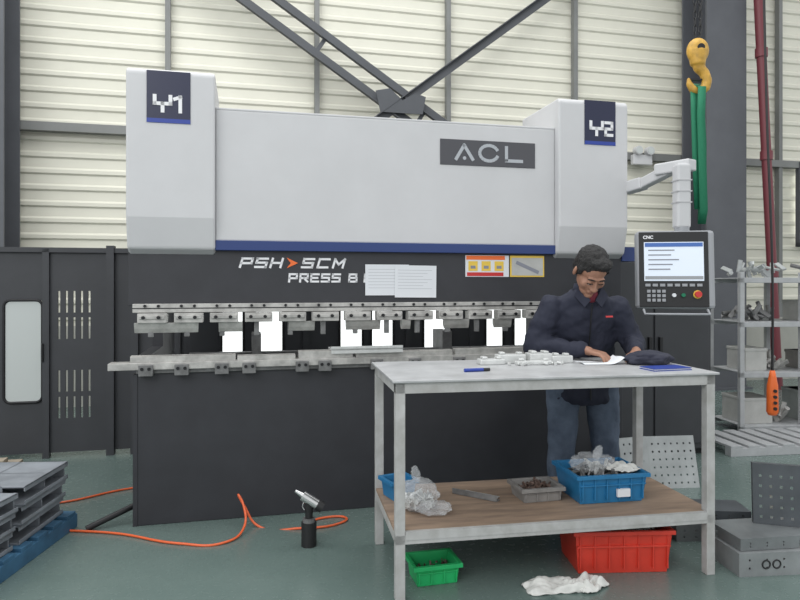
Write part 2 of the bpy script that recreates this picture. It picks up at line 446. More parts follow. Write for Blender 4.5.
for a,b in ((0.04,0.40),(0.52,0.66),(0.94,1.10),(1.30,1.52),(1.66,1.72),(1.95,2.12),(2.3,2.42),(2.6,2.9)):
    prism('punch_segment', [(-0.03,1.205),(0.02,1.205),(0.02,1.17),(0.0,1.145),(-0.008,1.145),(-0.02,1.17)], a, b, M['steel'], PB, 0.001)
box('bed_top', (0.05,-0.02,0.905),(3.25,0.30,0.93), M['steel2'], PB, 0.003)
box('die_rail', (-0.10,-0.05,0.93),(2.95,0.05,0.972), M['steel'], PB, 0.003)
for a,b,h in ((0.02,0.62,0.035),(0.63,0.98,0.025),(1.0,1.34,0.045),(1.36,2.0,0.03),(2.02,2.8,0.035)):
    prism('die_block', [(-0.035,0.972),(-0.035,0.972+h),(-0.012,0.977+h),(0.0,0.962+h),(0.012,0.977+h),(0.035,0.972+h),(0.035,0.972)], a, b, M['steel'], PB, 0.001)
tb=[]; bl=bmesh.new()
for s in (0.07,0.27,0.50,0.66,0.98,1.12,1.45,1.7,2.0,2.3,2.6):
    tb.append(((s,-0.07,0.895),(s+0.08,-0.02,0.96)))
    for q in (0.02,0.06): cone(bl,(s+q,-0.078,0.938),(s+q,-0.068,0.938),0.010,seg=8)
boxes('die_clamps', tb, M['steel2'], PB, 0.003); add_obj('die_clamp_bolts', bl, M['bolt'], PB)
boxes('back_gauge', [((0.3,0.55,0.90),(3.0,0.63,0.96)),((0.72,0.35,0.93),(0.78,0.6,1.10)),((2.05,0.35,0.93),(2.12,0.6,1.10))], M['steel2'], PB)
box('workpiece_strip', (1.20,-0.06,1.02),(1.66,0.10,1.03), M['alu'], PB)
boxes('workpiece_strip_flange', [((1.20,-0.06,1.0),(1.66,-0.055,1.045))], M['alu'], PB)
tube('foot_strut', [(-0.22,-0.02,0.015),(0.05,0.12,0.10)], 0.018, M['bolt'], PB, kind='POLY')

# ---- rear guard fence with windowed doors
GF = empty('guard_fence', L(0,1.8), YAW)
def slots(s0, n, pitch, zz, w=0.02):
    h=[]
    for i in range(n):
        for (a,b) in zz: h.append((s0+i*pitch, s0+i*pitch+w, a, b))
    return h
rows=[(0.32,0.50),(0.54,0.72),(0.98,1.16),(1.20,1.38)]
panel('slotted_panel_left', -0.92,-0.46,0.04,1.70,0,0.02, slots(-0.84,5,0.058,rows,0.018), M['black2'], GF)
def door(nm, s0, s1, wins):
    holes=[(a,b,0.47,1.30) for a,b in wins]
    panel(nm, s0,s1,0.04,1.70,0,0.02,holes,M['black2'],GF)
    for i,(a,b) in enumerate(wins):
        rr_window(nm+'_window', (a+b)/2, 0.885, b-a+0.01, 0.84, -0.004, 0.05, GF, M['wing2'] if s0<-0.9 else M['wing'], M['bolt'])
door('door_panel_left', -1.95,-0.93, [(-1.80,-1.52),(-1.235,-0.96)])
panel('blank_panel', -0.45,0.10,0.04,1.70,0,0.02,[],M['black2'],GF)
door('door_panel_2', 0.11,1.20, [(0.476,0.655),(0.759,1.0)])
door('door_panel_3', 1.21,2.15, [(1.517,1.72),(1.81,2.01)])
door('door_panel_4', 2.16,2.78, [(2.31,2.57)])
door('door_panel_5', 2.79,3.60, [(2.93,3.10),(3.22,3.42)])
panel('slotted_panel_right', 3.61,5.30,0.04,1.55,0,0.02, slots(5.08,3,0.055,rows,0.022), M['black2'], GF)
boxes('fence_posts', [((s-0.025,-0.03,0),(s+0.025,0.03,1.73)) for s in (-1.97,-0.925,0.105,1.205,2.155,2.785,3.605)]+[((-0.46,-0.045,0),(-0.40,0.045,1.76)),((-0.27,-0.045,0),(-0.21,0.045,1.76))], M['black2'], GF)
boxes('fence_post_right', [((5.28,-0.03,0),(5.33,0.03,1.58))], M['black2'], GF)
box('top_rail', (-1.97,-0.03,1.70),(3.63,0.03,1.74), M['black2'], GF)
boxes('door_handle_left', [((-0.955,-0.05,0.80),(-0.94,-0.02,0.95))], M['bolt'], GF, 0.003)

# ---- electrical cabinet on the right
EC = empty('electrical_cabinet', L(3.40,0.65), YAW)
box('cabinet_body', (0,0,0.05),(1.12,0.5,1.68), M['black2'], EC, 0.01)
boxes('cabinet_doors', [((0.03,-0.015,0.1),(0.55,0.0,1.62)),((0.57,-0.015,0.1),(1.09,0.0,1.62))], M['black2'], EC, 0.006)
boxes('door_handles', [((0.50,-0.04,0.85),(0.53,-0.012,1.0)),((0.60,-0.04,0.85),(0.63,-0.012,1.0))], M['bolt'], EC, 0.004)
boxes('feet', [((0.05,0.05,0),(0.15,0.15,0.05)),((0.97,0.05,0),(1.07,0.15,0.05)),((0.05,0.35,0),(0.15,0.45,0.05)),((0.97,0.35,0),(1.07,0.45,0.05))], M['bolt'], EC)

# ---- control console on swing arm
CP = empty('control_console')
def seg_box(nm, p0, p1, w, h, m, par, bev=0.01):
    p0=Vector(p0);p1=Vector(p1);d=p1-p0
    bm=bmesh.new()
    q=d.to_track_quat('X','Z').to_matrix().to_4x4()
    bmesh.ops.create_cube(bm,size=1,matrix=Matrix.Translation((p0+p1)/2)@q@Matrix.Diagonal((d.length,w,h,1)))
    return add_obj(nm,bm,m,par,bevel=bev)
seg_box('swing_arm', (1.66,4.50,2.12), (1.78,4.26,2.19), 0.07,0.07, M['white'], CP)
seg_box('arm_upper', (1.72,4.34,2.195), (1.86,4.13,2.195), 0.09,0.075, M['white'], CP)
seg_box('arm_root', (1.59,4.60,2.11), (1.68,4.47,2.13), 0.10,0.08, M['white'], CP)
box('arm_drop', (1.75,4.10,1.79),(1.84,4.19,2.20), M['white'], CP, 0.015)
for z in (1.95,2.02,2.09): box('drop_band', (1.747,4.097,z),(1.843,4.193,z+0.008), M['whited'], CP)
cyl('swivel', (1.795,4.14,1.74),(1.795,4.14,1.80),0.045,M['pgrey'],CP)
PH = bpy.data.objects.new('console_head', None); COL.objects.link(PH); PH.parent=CP
PH.location=(1.725,4.08,1.525); PH.rotation_euler=(math.radians(-4),0,math.radians(-9))
box('console_shell', (-0.225,0.0,-0.245),(0.24,0.10,0.25), M['pgrey'], PH, 0.02)
box('console_fascia', (-0.215,-0.006,-0.235),(0.20,0.004,0.24), M['rub'], PH, 0.004)
box('display_screen', (-0.185,-0.010,-0.07),(0.17,-0.005,0.175), M['screen'], PH)
box('display_title_bar', (-0.18,-0.012,0.145),(0.165,-0.0095,0.17), M['sbar'], PH)
for k in range(5):
    box('display_text_line', (-0.16,-0.012,0.12-k*0.03),(-0.16+random.uniform(0.12,0.28),-0.0095,0.127-k*0.03), M['ink'], PH)
box('display_menu', (-0.18,-0.012,-0.06),(0.165,-0.0095,-0.04), M['pgrey'], PH)
text('console_badge','CNC',(-0.19,-0.0085,0.197),0.028,M['txt'],PH,bold=0.001)
for k in range(8): box('soft_key', (-0.18+k*0.044,-0.014,-0.105),(-0.15+k*0.044,-0.005,-0.088), M['pgrey'], PH)
for k in range(3):
    for j in range(4): box('key', (-0.17+j*0.03,-0.014,-0.20+k*0.028),(-0.15+j*0.03,-0.005,-0.182+k*0.028), M['pgrey'], PH)
cyl('emergency_stop', (0.13,-0.035,-0.155),(0.13,-0.005,-0.155),0.020,M['red'],PH)
cyl('emergency_collar', (0.13,-0.012,-0.155),(0.13,-0.004,-0.155),0.026,M['yel2'],PH)
for q in (-0.01,0.045): cyl('push_button', (q,-0.02,-0.16),(q,-0.004,-0.16),0.012,M['green'] if q>0 else M['paper'],PH)
tube('grip', [(-0.19,-0.0,-0.25),(-0.19,-0.04,-0.28),(0.19,-0.04,-0.28),(0.19,0,-0.25)],0.008,M['pgrey'],PH,kind='POLY')

# ---------------------------------------------------------------- crane hook + sling
CH = empty('crane_hook', (2.29,5.0,3.03))
bm=bmesh.new()
ell(bm,(0,0,0.20),(0.085,0.06,0.10)); cone(bm,(0,0,0.09),(0,0,0.20),0.055,0.07)
chain(bm,[(0,0,0.12),(0.01,0,0.07),(0.05,0,0.03),(0.07,0,-0.03),(0.06,0,-0.08),(0.02,0,-0.11),(-0.035,0,-0.10),(-0.065,0,-0.055),(-0.07,0,-0.02)],[0.05,0.042,0.038,0.038,0.036,0.034,0.030,0.024,0.014])
remesh(add_obj('hook_body',bm,M['yellow'],CH,True),0.008,3)
cyl('sheave_cheek',(0,-0.063,0.21),(0,0.063,0.21),0.028,M['bolt'],CH)
box('safety_latch',(-0.06,-0.012,-0.03),(0.03,0.012,-0.015),M['bolt'],CH)
for side in (-0.02,0.02):
    bm=bmesh.new()
    for k in range(34):
        z=0.31+k*0.055
        ax = k%2
        n=10
        ring=[]
        for i in range(n):
            a=2*math.pi*i/n; dx=0.013*math.cos(a); dz=0.032*math.sin(a)
            ring.append(Vector((side+(dx if ax else 0),(0 if ax else dx),z+dz)))
        for i in range(n): cone(bm,ring[i],ring[(i+1)%n],0.0045,seg=6)
    add_obj('load_chain',bm,M['bolt'],CH)
SL = empty('lifting_sling', (2.29,5.0,3.03))
def ribbon(nm, pts, w, t, m, par):
    bm=bmesh.new(); pr=None
    for p in pts:
        p=Vector(p); a=bm.verts.new(p+Vector((-w/2,0,0))); b=bm.verts.new(p+Vector((w/2,0,0)))
        if pr: bm.faces.new((pr[0],pr[1],b,a))
        pr=(a,b)
    o=add_obj(nm,bm,m,par,True); s=o.modifiers.new('s','SOLIDIFY'); s.thickness=t; s.offset=0
    return o
ribbon('sling_front',[(0.01,0.05,-0.04),(0.01,0.0,-0.072),(0.01,-0.05,-0.09),(0.0,-0.055,-0.3),(0.01,-0.05,-0.6),(0.025,-0.045,-1.03),(0.03,-0.0,-1.13)],0.06,0.008,M['green'],SL)
ribbon('sling_back',[(0.01,0.05,-0.04),(0.045,0.055,-0.2),(0.06,0.05,-0.5),(0.055,0.045,-0.95),(0.03,0.0,-1.13)],0.06,0.008,M['green'],SL)
ribbon('sling_side',[(-0.03,0.0,-0.07),(-0.04,-0.03,-0.25),(-0.03,-0.03,-0.6),(-0.01,-0.02,-1.02)],0.05,0.01,M['green'],SL)

# ---------------------------------------------------------------- work bench
TY = math.radians(10)
TO = Vector((-0.02,2.93,0))
WB = empty('workbench', TO, TY)
TL, TD, TH = 1.60, 0.70, 1.0
def T(x,y,z=0):
    return TO + Vector((math.cos(TY)*x - math.sin(TY)*y, math.sin(TY)*x+math.cos(TY)*y, z))
box('top_sheet', (-0.015,-0.015,TH-0.012),(TL+0.015,TD+0.015,TH), M['benchtop'], WB, 0.003)
lg=0.045
legs=[]
for x in (0,TL-lg):
    for y in (0,TD-lg): legs.append(((x,y,0),(x+lg,y+lg,TH-0.012)))
boxes('legs', legs, M['bench'], WB, 0.003)
boxes('top_frame', [((0,0,TH-0.062),(TL,lg,TH-0.012)),((0,TD-lg,TH-0.062),(TL,TD,TH-0.012)),((0,0,TH-0.062),(lg,TD,TH-0.012)),((TL-lg,0,TH-0.062),(TL,TD,TH-0.012))], M['bench'], WB, 0.002)
boxes('shelf_frame', [((0,0.001,0.255),(TL,lg-0.001,0.298)),((0,TD-lg,0.255),(TL,TD,0.298)),((0.001,0,0.255),(lg,TD,0.298)),((TL-lg,0,0.255),(TL,TD,0.298))], M['bench'], WB, 0.002)
box('shelf_board', (0.002,0.01,0.298),(TL-0.002,TD-0.01,0.312), M['ply'], WB)
box('shelf_edge_paint', (0.046,-0.003,0.275),(TL-0.046,0.02,0.3125), M['bench'], WB)

# ---------------------------------------------------------------- crates
def crate(name, loc, rz, w, d, h, m, inset=0.02, t=0.008, ribs=True):
    e = empty(name, loc, rz)
    bm=bmesh.new()
    def ring(ww,dd,z): return [bm.verts.new((x,y,z)) for x,y in ((-ww/2,-dd/2),(ww/2,-dd/2),(ww/2,dd/2),(-ww/2,dd/2))]
    a=ring(w-2*inset,d-2*inset,0); b=ring(w,d,h); c=ring(w-2*t,d-2*t,h); f=ring(w-2*inset-2*t,d-2*inset-2*t,t)
    for p,q in ((a,b),(b,c),(c,f)):
        for i in range(4): bm.faces.new((p[i],p[(i+1)%4],q[(i+1)%4],q[i]))
    bm.faces.new(a); bm.faces.new(f)
    bmesh.ops.recalc_face_normals(bm,faces=bm.faces)
    add_obj('tub',bm,m,e,bevel=0.003)
    r=0.012
    boxes('rim',[((-w/2-r,-d/2-r,h-0.02),(w/2+r,-d/2,h)),((-w/2-r,d/2,h-0.02),(w/2+r,d/2+r,h)),((-w/2-r,-d/2,h-0.02),(-w/2,d/2,h)),((w/2,-d/2,h-0.02),(w/2+r,d/2,h))],m,e,0.002)
    if ribs:
        lst=[]
        n=max(3,int(w/0.07))
        for i in range(n+1):
            x=-w/2+inset+0.005+(w-2*inset-0.01)*i/n
            lst.append(((x-0.003,-d/2-0.002,h*0.12),(x+0.003,-d/2+inset,h-0.02)))
        lst.append(((-w/2+0.01,-d/2-0.003,h*0.62),(w/2-0.01,-d/2+inset*0.6,h*0.66)))
        boxes('ribs',lst,m,e,0.001)
    return e
def parts_heap(name, parent, w, d, z, n, m, sz=0.03, base=True, ox=0, oy=0):
    bm=bmesh.new()
    for i in range(n):
        x=ox+random.uniform(-w/2,w/2); y=oy+random.uniform(-d/2,d/2); zz=z+random.uniform(0,sz)
        mm=Matrix.Translation((x,y,zz))@Euler((random.uniform(0,3),random.uniform(0,3),random.uniform(0,3))).to_matrix().to_4x4()
        if i%3==0: bmesh.ops.create_cone(bm,cap_ends=True,segments=8,radius1=sz*0.25,radius2=sz*0.25,depth=sz*1.8,matrix=mm)
        else: bmesh.ops.create_cube(bm,size=1,matrix=mm@Matrix.Diagonal((sz*1.6,sz*0.5,sz*0.2,1)))
    if base: bbox(bm,(ox-w/2,oy-d/2,z-0.03),(ox+w/2,oy+d/2,z-0.005))
    return add_obj(name,bm,m,parent)
def crumple(name, c, r, m, parent=None, amp=0.25, freq=2.2, seed=0, rot=(0,0,0), floor=None, sub=5):
    bm=bmesh.new(); bmesh.ops.create_icosphere(bm,subdivisions=sub,radius=1)
    R=Euler(rot).to_matrix(); off=Vector((seed*3.1,seed*1.7,seed*0.9))
    for v in bm.verts:
        n=v.co.normalized()
        d,_=noise.voronoi(n*freq+off)
        k=1+amp*(d[1]-d[0])*0.6-amp*0.3+0.22*noise.noise(n*1.6+off)
        p=R@Vector((n.x*r[0]*k,n.y*r[1]*k,n.z*r[2]*k))+Vector(c)
        if floor is not None and p.z<floor: p.z=floor
        v.co=p
    return add_obj(name,bm,m,parent,True)
def rag(name, c, w, d, hgt, m, parent, rz=0.0, seed=0, N1=50, N2=34):
    """flat cloth thrown down with soft folds"""
    bm=bmesh.new(); g=[]
    R=Matrix.Rotation(rz,3,'Z'); off=Vector((seed*5.3,seed*2.1,0))
    for i in range(N1):
        row=[]
        for j in range(N2):
            u=i/(N1-1)*2-1; v=j/(N2-1)*2-1
            ln=max(abs(u),abs(v)); ll=math.sqrt(u*u+v*v) or 1
            u2=u*(0.55+0.45*ln/ll); v2=v*(0.55+0.45*ln/ll)
            e=1+0.35*noise.noise(Vector((u*1.1,v*1.1,4))+off)
            x=u2*w/2*e; y=v2*d/2*e
            f=noise.noise(Vector((u*1.2+v*0.9,v*1.9-u*0.5,0))+off)
            edge=max(0,1-ln**5)
            z=0.003+hgt*(0.35+0.9*f)*edge+hgt*0.22*noise.noise(Vector((u*4,v*4,3))+off)
            row.append(bm.verts.new(R@Vector((x,y,max(0.002,z)))+Vector(c)))
        g.append(row)
    for i in range(N1-1):
        for j in range(N2-1): bm.faces.new((g[i][j],g[i+1][j],g[i+1][j+1],g[i][j+1]))
    o=add_obj(name,bm,m,parent,True); s=o.modifiers.new('s','SOLIDIFY'); s.thickness=0.0025; s.offset=1
    return o

rc = crate('red_crate', (1.10,3.365,0), 0.05, 0.49,0.31,0.215, M['rcrate'])
parts_heap('contents',rc,0.38,0.22,0.14,60,M['rust'],0.05)
crumple('bag_in_crate',(0.05,0.0,0.18),(0.17,0.11,0.045),M['bag'],rc,0.3,3,1)
gc = crate('green_bin', (0.16,3.17,0), 0.25, 0.22,0.17,0.10, M['gcrate'],0.012)
parts_heap('contents',gc,0.16,0.11,0.04,20,M['rust'],0.02)
SZ=0.3125
bc = crate('blue_crate', (*T(1.16,0.34)[:2],SZ), TY, 0.38,0.30,0.15, M['bcrate'])
parts_heap('contents',bc,0.30,0.22,0.10,60,M['steel2'],0.04)
crumple('bag_of_parts',(-0.03,0.02,0.165),(0.12,0.09,0.055),M['bag'],bc,0.35,2.6,2)
crumple('bag_tail',(-0.01,0.0,0.225),(0.025,0.018,0.04),M['bag'],bc,0.3,2.2,3,rot=(0,0.5,0))
parts_heap('bagged_parts',bc,0.14,0.10,0.14,26,M['alu'],0.028,False)
rag('rag_in_crate',(0.10,-0.05,0.148),0.16,0.14,0.035,M['rag'],bc,0.3,3)
box('crate_label',(0.02,-0.158,0.035),(0.09,-0.143,0.075),M['paper'],bc)
gt = crate('grey_parts_tray', (*T(0.81,0.36)[:2],SZ), TY+0.05, 0.22,0.18,0.075, M['gtray'],0.01)
parts_heap('contents',gt,0.17,0.12,0.045,45,M['rust'],0.025)
pb = empty('plastic_parts_bag', (*T(0.16,0.27)[:2],SZ), TY)
crumple('bag_film',(0,0,0.08),(0.11,0.09,0.085),M['bag'],pb,0.35,2.2,4,floor=0.002)
crumple('bag_neck',(-0.01,0.02,0.175),(0.024,0.020,0.045),M['bag'],pb,0.4,2.0,5,rot=(0.2,-0.3,0))
crumple('bag_spread',(0.07,-0.06,0.03),(0.09,0.07,0.035),M['bag'],pb,0.4,2.2,6,floor=0.002)
parts_heap('bagged_parts',pb,0.13,0.10,0.035,44,M['alu'],0.034,False)
sb = crate('small_blue_bin', (*T(0.10,0.50)[:2],SZ), TY+0.3, 0.14,0.14,0.10, M['bcrate'],0.01)
ab = empty('angle_bar_offcut', (*T(0.50,0.42)[:2],SZ), TY-0.75)
boxes('angle_profile',[((-0.13,-0.02,0.0),(0.13,0.02,0.004)),((-0.13,-0.02,0.0),(0.13,-0.016,0.030))],M['steel2'],ab,0.001)
boxes('second_strip',[((-0.09,0.03,0.0),(0.11,0.06,0.006))],M['steel'],ab,0.001)

# on bench top
TZ=1.0
mp_ = empty('machined_metal_parts', (*T(0.83,0.50)[:2],TZ), TY)
lst=[]
for (x,y,w,d,h) in ((-0.22,0,0.14,0.08,0.03),(-0.10,0.03,0.16,0.07,0.050),(0.06,0.02,0.13,0.09,0.055),(0.18,0.0,0.12,0.07,0.042),(0.0,-0.06,0.2,0.05,0.022)):
    lst.append(((x-w/2,y-d/2,0),(x+w/2,y+d/2,h)))
    lst.append(((x-w/2+0.015,y-d/2+0.015,h),(x-w/2+0.045,y+d/2-0.015,h+0.014)))
    lst.append(((x+w/2-0.045,y-d/2+0.015,h),(x+w/2-0.015,y+d/2-0.015,h+0.012)))
boxes('castings',lst,M['alu'],mp_,0.006)
bm=bmesh.new()
for i in range(14):
    x=random.uniform(-0.24,0.20); y=-0.09+random.uniform(-0.02,0.01); cone(bm,(x,y,0.008),(x+random.uniform(-0.03,0.03),y+0.02,0.010),0.008,seg=8)
add_obj('pins',bm,M['alu'],mp_)
jk = empty('folded_dark_cloth', (*T(1.46,0.36)[:2],TZ), TY)
crumple('cloth_mound',(0,0,0.03),(0.13,0.10,0.050),M['cloth'],jk,0.25,1.8,7,floor=0.002)
ff = empty('blue_folder', (*T(1.42,0.14)[:2],TZ), TY+0.1)
box('cover',(-0.11,-0.06,0),(0.11,0.06,0.004),M['labelb'],ff); box('pages',(-0.105,-0.055,0.004),(0.108,0.055,0.010),M['paper'],ff); box('top_cover',(-0.11,-0.06,0.010),(0.11,0.06,0.013),M['labelb'],ff)
mk = empty('blue_marker_pen', (*T(0.44,0.22)[:2],TZ+0.009), TY+0.1)
cyl('barrel',(-0.06,0,0),(0.04,0,0),0.009,M['labelb'],mk); cyl('cap',(0.04,0,0),(0.075,0,0),0.0085,M['rub'],mk)
dr = empty('technical_drawing', (*T(1.21,0.44)[:2],TZ+0.001), TY-0.1)
bm=bmesh.new(); g=[]
for i in range(9):
    row=[]
    for j in range(7):
        x=-0.11+i*0.0275; y=-0.08+j*0.0267
        row.append(bm.verts.new((x,y,0.002+0.035*max(0,(x-0.03)/0.08)**2+0.004*math.sin(j))))
    g.append(row)
for i in range(8):
    for j in range(6): bm.faces.new((g[i][j],g[i+1][j],g[i+1][j+1],g[i][j+1]))
o=add_obj('sheet',bm,M['paper'],dr,True)

rg = empty('cleaning_rag', (0.78,3.08,0), 0.1)
rag('rag_fold_1',(-0.05,0,0),0.28,0.15,0.05,M['rag'],rg,0.0,1)
rag('rag_fold_2',(0.10,-0.01,0.004),0.20,0.13,0.055,M['rag'],rg,0.5,2)

PT = empty('pneumatic_rivet_gun', (-0.50,3.57,0))
cyl('oil_cup',(0,0,0),(0,0,0.13),0.042,M['rub'],PT); cyl('cup_collar',(0,0,0.13),(0,0,0.15),0.035,M['steel2'],PT)
cyl('handle_tube',(0,0,0.15),(0.0,0,0.24),0.020,M['rub'],PT,r1=0.024)
cyl('gun_body',(-0.035,0,0.275),(0.045,0,0.225),0.028,M['chrome'],PT); cyl('gun_nose',(-0.035,0,0.275),(-0.075,0,0.30),0.015,M['chrome'],PT,r1=0.008)
cyl('rear_cap',(0.045,0,0.225),(0.075,0,0.207),0.030,M['rub'],PT)
tube('trigger',[(-0.025,0,0.24),(-0.035,0,0.215),(-0.025,0,0.195)],0.004,M['chrome'],PT)
HS = empty('air_hose')
z=0.008
tube('hose_run',[(-2.75,4.1,z),(-2.2,4.26,z),(-1.95,4.50,z),(-1.76,4.62,0.008)],0.007,M['hose'],HS)
tube('hose_main',[(-2.5,3.85,z),(-1.96,3.77,z),(-1.62,3.72,z),(-1.21,3.575,z),(-0.98,3.58,z),(-0.90,3.74,0.03),(-0.935,3.87,0.13),(-0.97,3.90,0.17),(-0.93,3.87,0.12),(-0.84,3.84,z),(-0.58,3.80,z),(-0.36,3.88,z),(-0.33,3.97,z),(-0.45,3.98,z),(-0.56,3.85,z),(-0.52,3.66,0.012),(-0.49,3.615,0.04)],0.007,M['hose'],HS)

# ---------------------------------------------------------------- left stack of channels on pallet
PL = empty('blue_pallet', (-2.42,3.30,0), 0.0)
lst=[]
for x in (-0.47,0.0,0.44): lst.append(((x,-0.62,0.0),(x+0.07,0.55,0.08)))
for i in range(8): lst.append(((-0.47,-0.62+i*0.15,0.08),(0.51,-0.52+i*0.15,0.10)))
boxes('slats',lst,M['pal'],PL,0.003)
def channel_stack(loc, rz, n, ln, wd, hh):
    e=empty('steel_channel_stack',loc,rz)
    t=0.008
    for k in range(n):
        z0=k*(hh+0.003)
        off=0.014*((k*7)%3-1)
        lst=[((-wd,0,z0),(0+off,ln,z0+t)),((-wd,0,z0+hh-t),(0+off,ln,z0+hh)),((-wd*0.6,0,z0),(-wd*0.6+t,ln,z0+hh)),
             ((-wd,0,z0),(-0.10,t,z0+hh)),((-wd,ln-t,z0),(off-0.02,ln,z0+hh)),
             ((off-0.006,0,z0),(off,ln,z0+0.024)),((off-0.006,0,z0+hh-0.026),(off,ln,z0+hh))]
        for q in (0.5,): lst.append(((-wd,ln*q,z0),(off-0.02,ln*q+t,z0+hh)))
        boxes('channel_%d'%(k+1),lst,M['chan'],e,0.0015)
    return e
channel_stack((-1.93,3.32,0.10),0.05,3,0.48,0.42,0.098)
channel_stack((-1.95,2.70,0.10),-0.04,3,0.56,0.45,0.094)
channel_stack((-2.42,3.25,0.10),0.0,3,0.6,0.45,0.098)
WP = empty('timber_planks', (-3.25,4.95,0), YAW)
boxes('planks',[((-0.3,0,0),(0.32,0.10,0.04)),((-0.25,0.12,0),(0.28,0.21,0.035)),((-0.15,0.02,0.04),(0.20,0.12,0.075))],M['timber'],WP,0.003)

# ---------------------------------------------------------------- right sheet-metal parts
def holes_grid(x0,x1,z0,z1,nx,nz,s):
    h=[]
    for i in range(nx):
        for j in range(nz):
            x=x0+(x1-x0)*i/max(1,nx-1); z=z0+(z1-z0)*j/max(1,nz-1)
            h.append((x,x+s,z,z+s))
    return h
def bracket(name, loc, rz, w, h, d, m, holes, tilt=0.0):
    e=empty(name,loc,rot=(tilt,0,rz))
    panel('web',0,w,0,h,0,0.004,holes,m,e)
    boxes('flanges',[((0,0.004,h-0.004),(w,d,h)),((0,0.004,0),(w,d,0.004)),((0,0.004,0.004),(0.004,d*0.7,h-0.004)),((w-0.004,0.004,0.004),(w,d*0.7,h-0.004))],m,e,0.001)
    return e
b1=bracket('sheet_metal_bracket',(1.66,3.18,0.0),0.10,0.62,0.115,0.30,M['galv3'],holes_grid(0.05,0.5,0.035,0.075,6,2,0.010))
for q in (0.14,0.195):
    bm=bmesh.new()
    for i in range(16):
        a=2*math.pi*i/16;b_=2*math.pi*(i+1)/16
        cone(bm,(q+0.02*math.cos(a),-0.001,0.057+0.02*math.sin(a)),(q+0.02*math.cos(b_),-0.001,0.057+0.02*math.sin(b_)),0.004,seg=6)
    add_obj('round_cutout_edge',bm,M['rub'],b1)
bracket('sheet_metal_bracket',(1.54,3.62,0.0),0.05,0.50,0.10,0.22,M['galv2'],holes_grid(0.04,0.44,0.02,0.055,7,2,0.009))
bracket('sheet_metal_bracket',(1.50,3.64,0.102),-0.08,0.45,0.07,0.20,M['dsheet'],holes_grid(0.04,0.4,0.02,0.04,6,2,0.009))
bracket('sheet_metal_bracket',(1.68,3.205,0.117),0.14,0.55,0.06,0.26,M['galv2'],holes_grid(0.05,0.5,0.015,0.03,6,2,0.007))
bracket('perforated_panel',(1.86,3.42,0.178),-0.30,0.42,0.31,0.05,M['dsheet'],holes_grid(0.03,0.37,0.03,0.24,8,5,0.014),tilt=-0.10)
bracket('perforated_panel',(1.72,4.55,0.0),0.1,0.40,0.36,0.03,M['galv'],holes_grid(0.03,0.36,0.03,0.30,8,6,0.013),tilt=-0.25)
bracket('perforated_panel',(1.50,4.32,0.0),0.3,0.22,0.40,0.03,M['galv'],holes_grid(0.03,0.17,0.05,0.35,4,6,0.013),tilt=-0.2)

# ---------------------------------------------------------------- storage rack right
RK = empty('storage_rack', (3.22,6.15,0), math.radians(6))
lst=[]
for x in (0,0.62,1.9):
    for y in (0,0.5): lst.append(((x,y,0),(x+0.045,y+0.045,1.55)))
for z in (0.09,0.60,1.08,1.50):
    lst.append(((0,0,z-0.05),(1.94,0.04,z))); lst.append(((0,0.5,z-0.05),(1.94,0.54,z))); lst.append(((0.04,0.04,z-0.01),(1.9,0.5,z)))
boxes('frame_and_shelves',lst,M['rack'],RK,0.003)
def shelf_box(nm,x,z,w,d,h,m):
    boxes(nm,[((x,0.1,z),(x+w,0.1+d,z+h)),((x-0.006,0.094,z+h-0.03),(x+w+0.006,0.106+d,z+h))],m,RK,0.006)
shelf_box('carton_1',0.12,0.60,0.22,0.3,0.22,M['box']); shelf_box('carton_2',0.75,0.60,0.35,0.3,0.18,M['gtray'])
shelf_box('carton_3',0.72,1.08,0.28,0.3,0.20,M['box']); shelf_box('carton_4',0.10,0.09,0.3,0.35,0.25,M['box'])
shelf_box('carton_5',0.75,0.09,0.4,0.35,0.3,M['galv']); shelf_box('carton_6',1.2,0.6,0.35,0.3,0.25,M['box'])
parts_heap('shelf_parts_1',RK,0.18,0.3,0.64,14,M['steel'],0.09,False,0.46,0.25)
parts_heap('shelf_parts_2',RK,0.48,0.3,1.12,26,M['steel2'],0.08,False,0.32,0.25)
parts_heap('shelf_parts_3',RK,0.45,0.3,1.54,18,M['galv'],0.08,False,0.32,0.25)
parts_heap('shelf_parts_4',RK,0.18,0.3,0.14,12,M['steel'],0.09,False,0.50,0.25)
parts_heap('shelf_parts_5',RK,0.6,0.3,1.54,18,M['steel2'],0.08,False,1.1,0.25)
PA=empty('flat_pallet',(2.75,5.40,0),math.radians(8))
lst=[((0,0,0),(1.3,0.08,0.07)),((0,0.5,0),(1.3,0.58,0.07))]+[((i*0.16,0,0.07),(i*0.16+0.11,0.58,0.09)) for i in range(8)]
boxes('boards',lst,M['rack'],PA,0.003)
CPN=empty('crane_pendant_control',(3.18,5.55,0.32))
bm=bmesh.new(); loft(bm,[(0,0,0,0.035,0.03),(0,0,0.03,0.05,0.038),(0,0,0.25,0.046,0.036),(0,0,0.33,0.03,0.028),(0,0,0.38,0.02,0.02)],20)
add_obj('pendant_body',bm,M['orange'],CPN,True)
for k in range(4): cyl('pendant_button',(0,-0.05,0.06+k*0.05),(0,-0.03,0.06+k*0.05),0.014,M['rub'],CPN)
tube('pendant_cable',[(0,0,0.37),(0.0,0.0,1.2),(-0.02,0.05,2.6),(-0.05,0.1,5.5)],0.010,M['rub'],CPN)

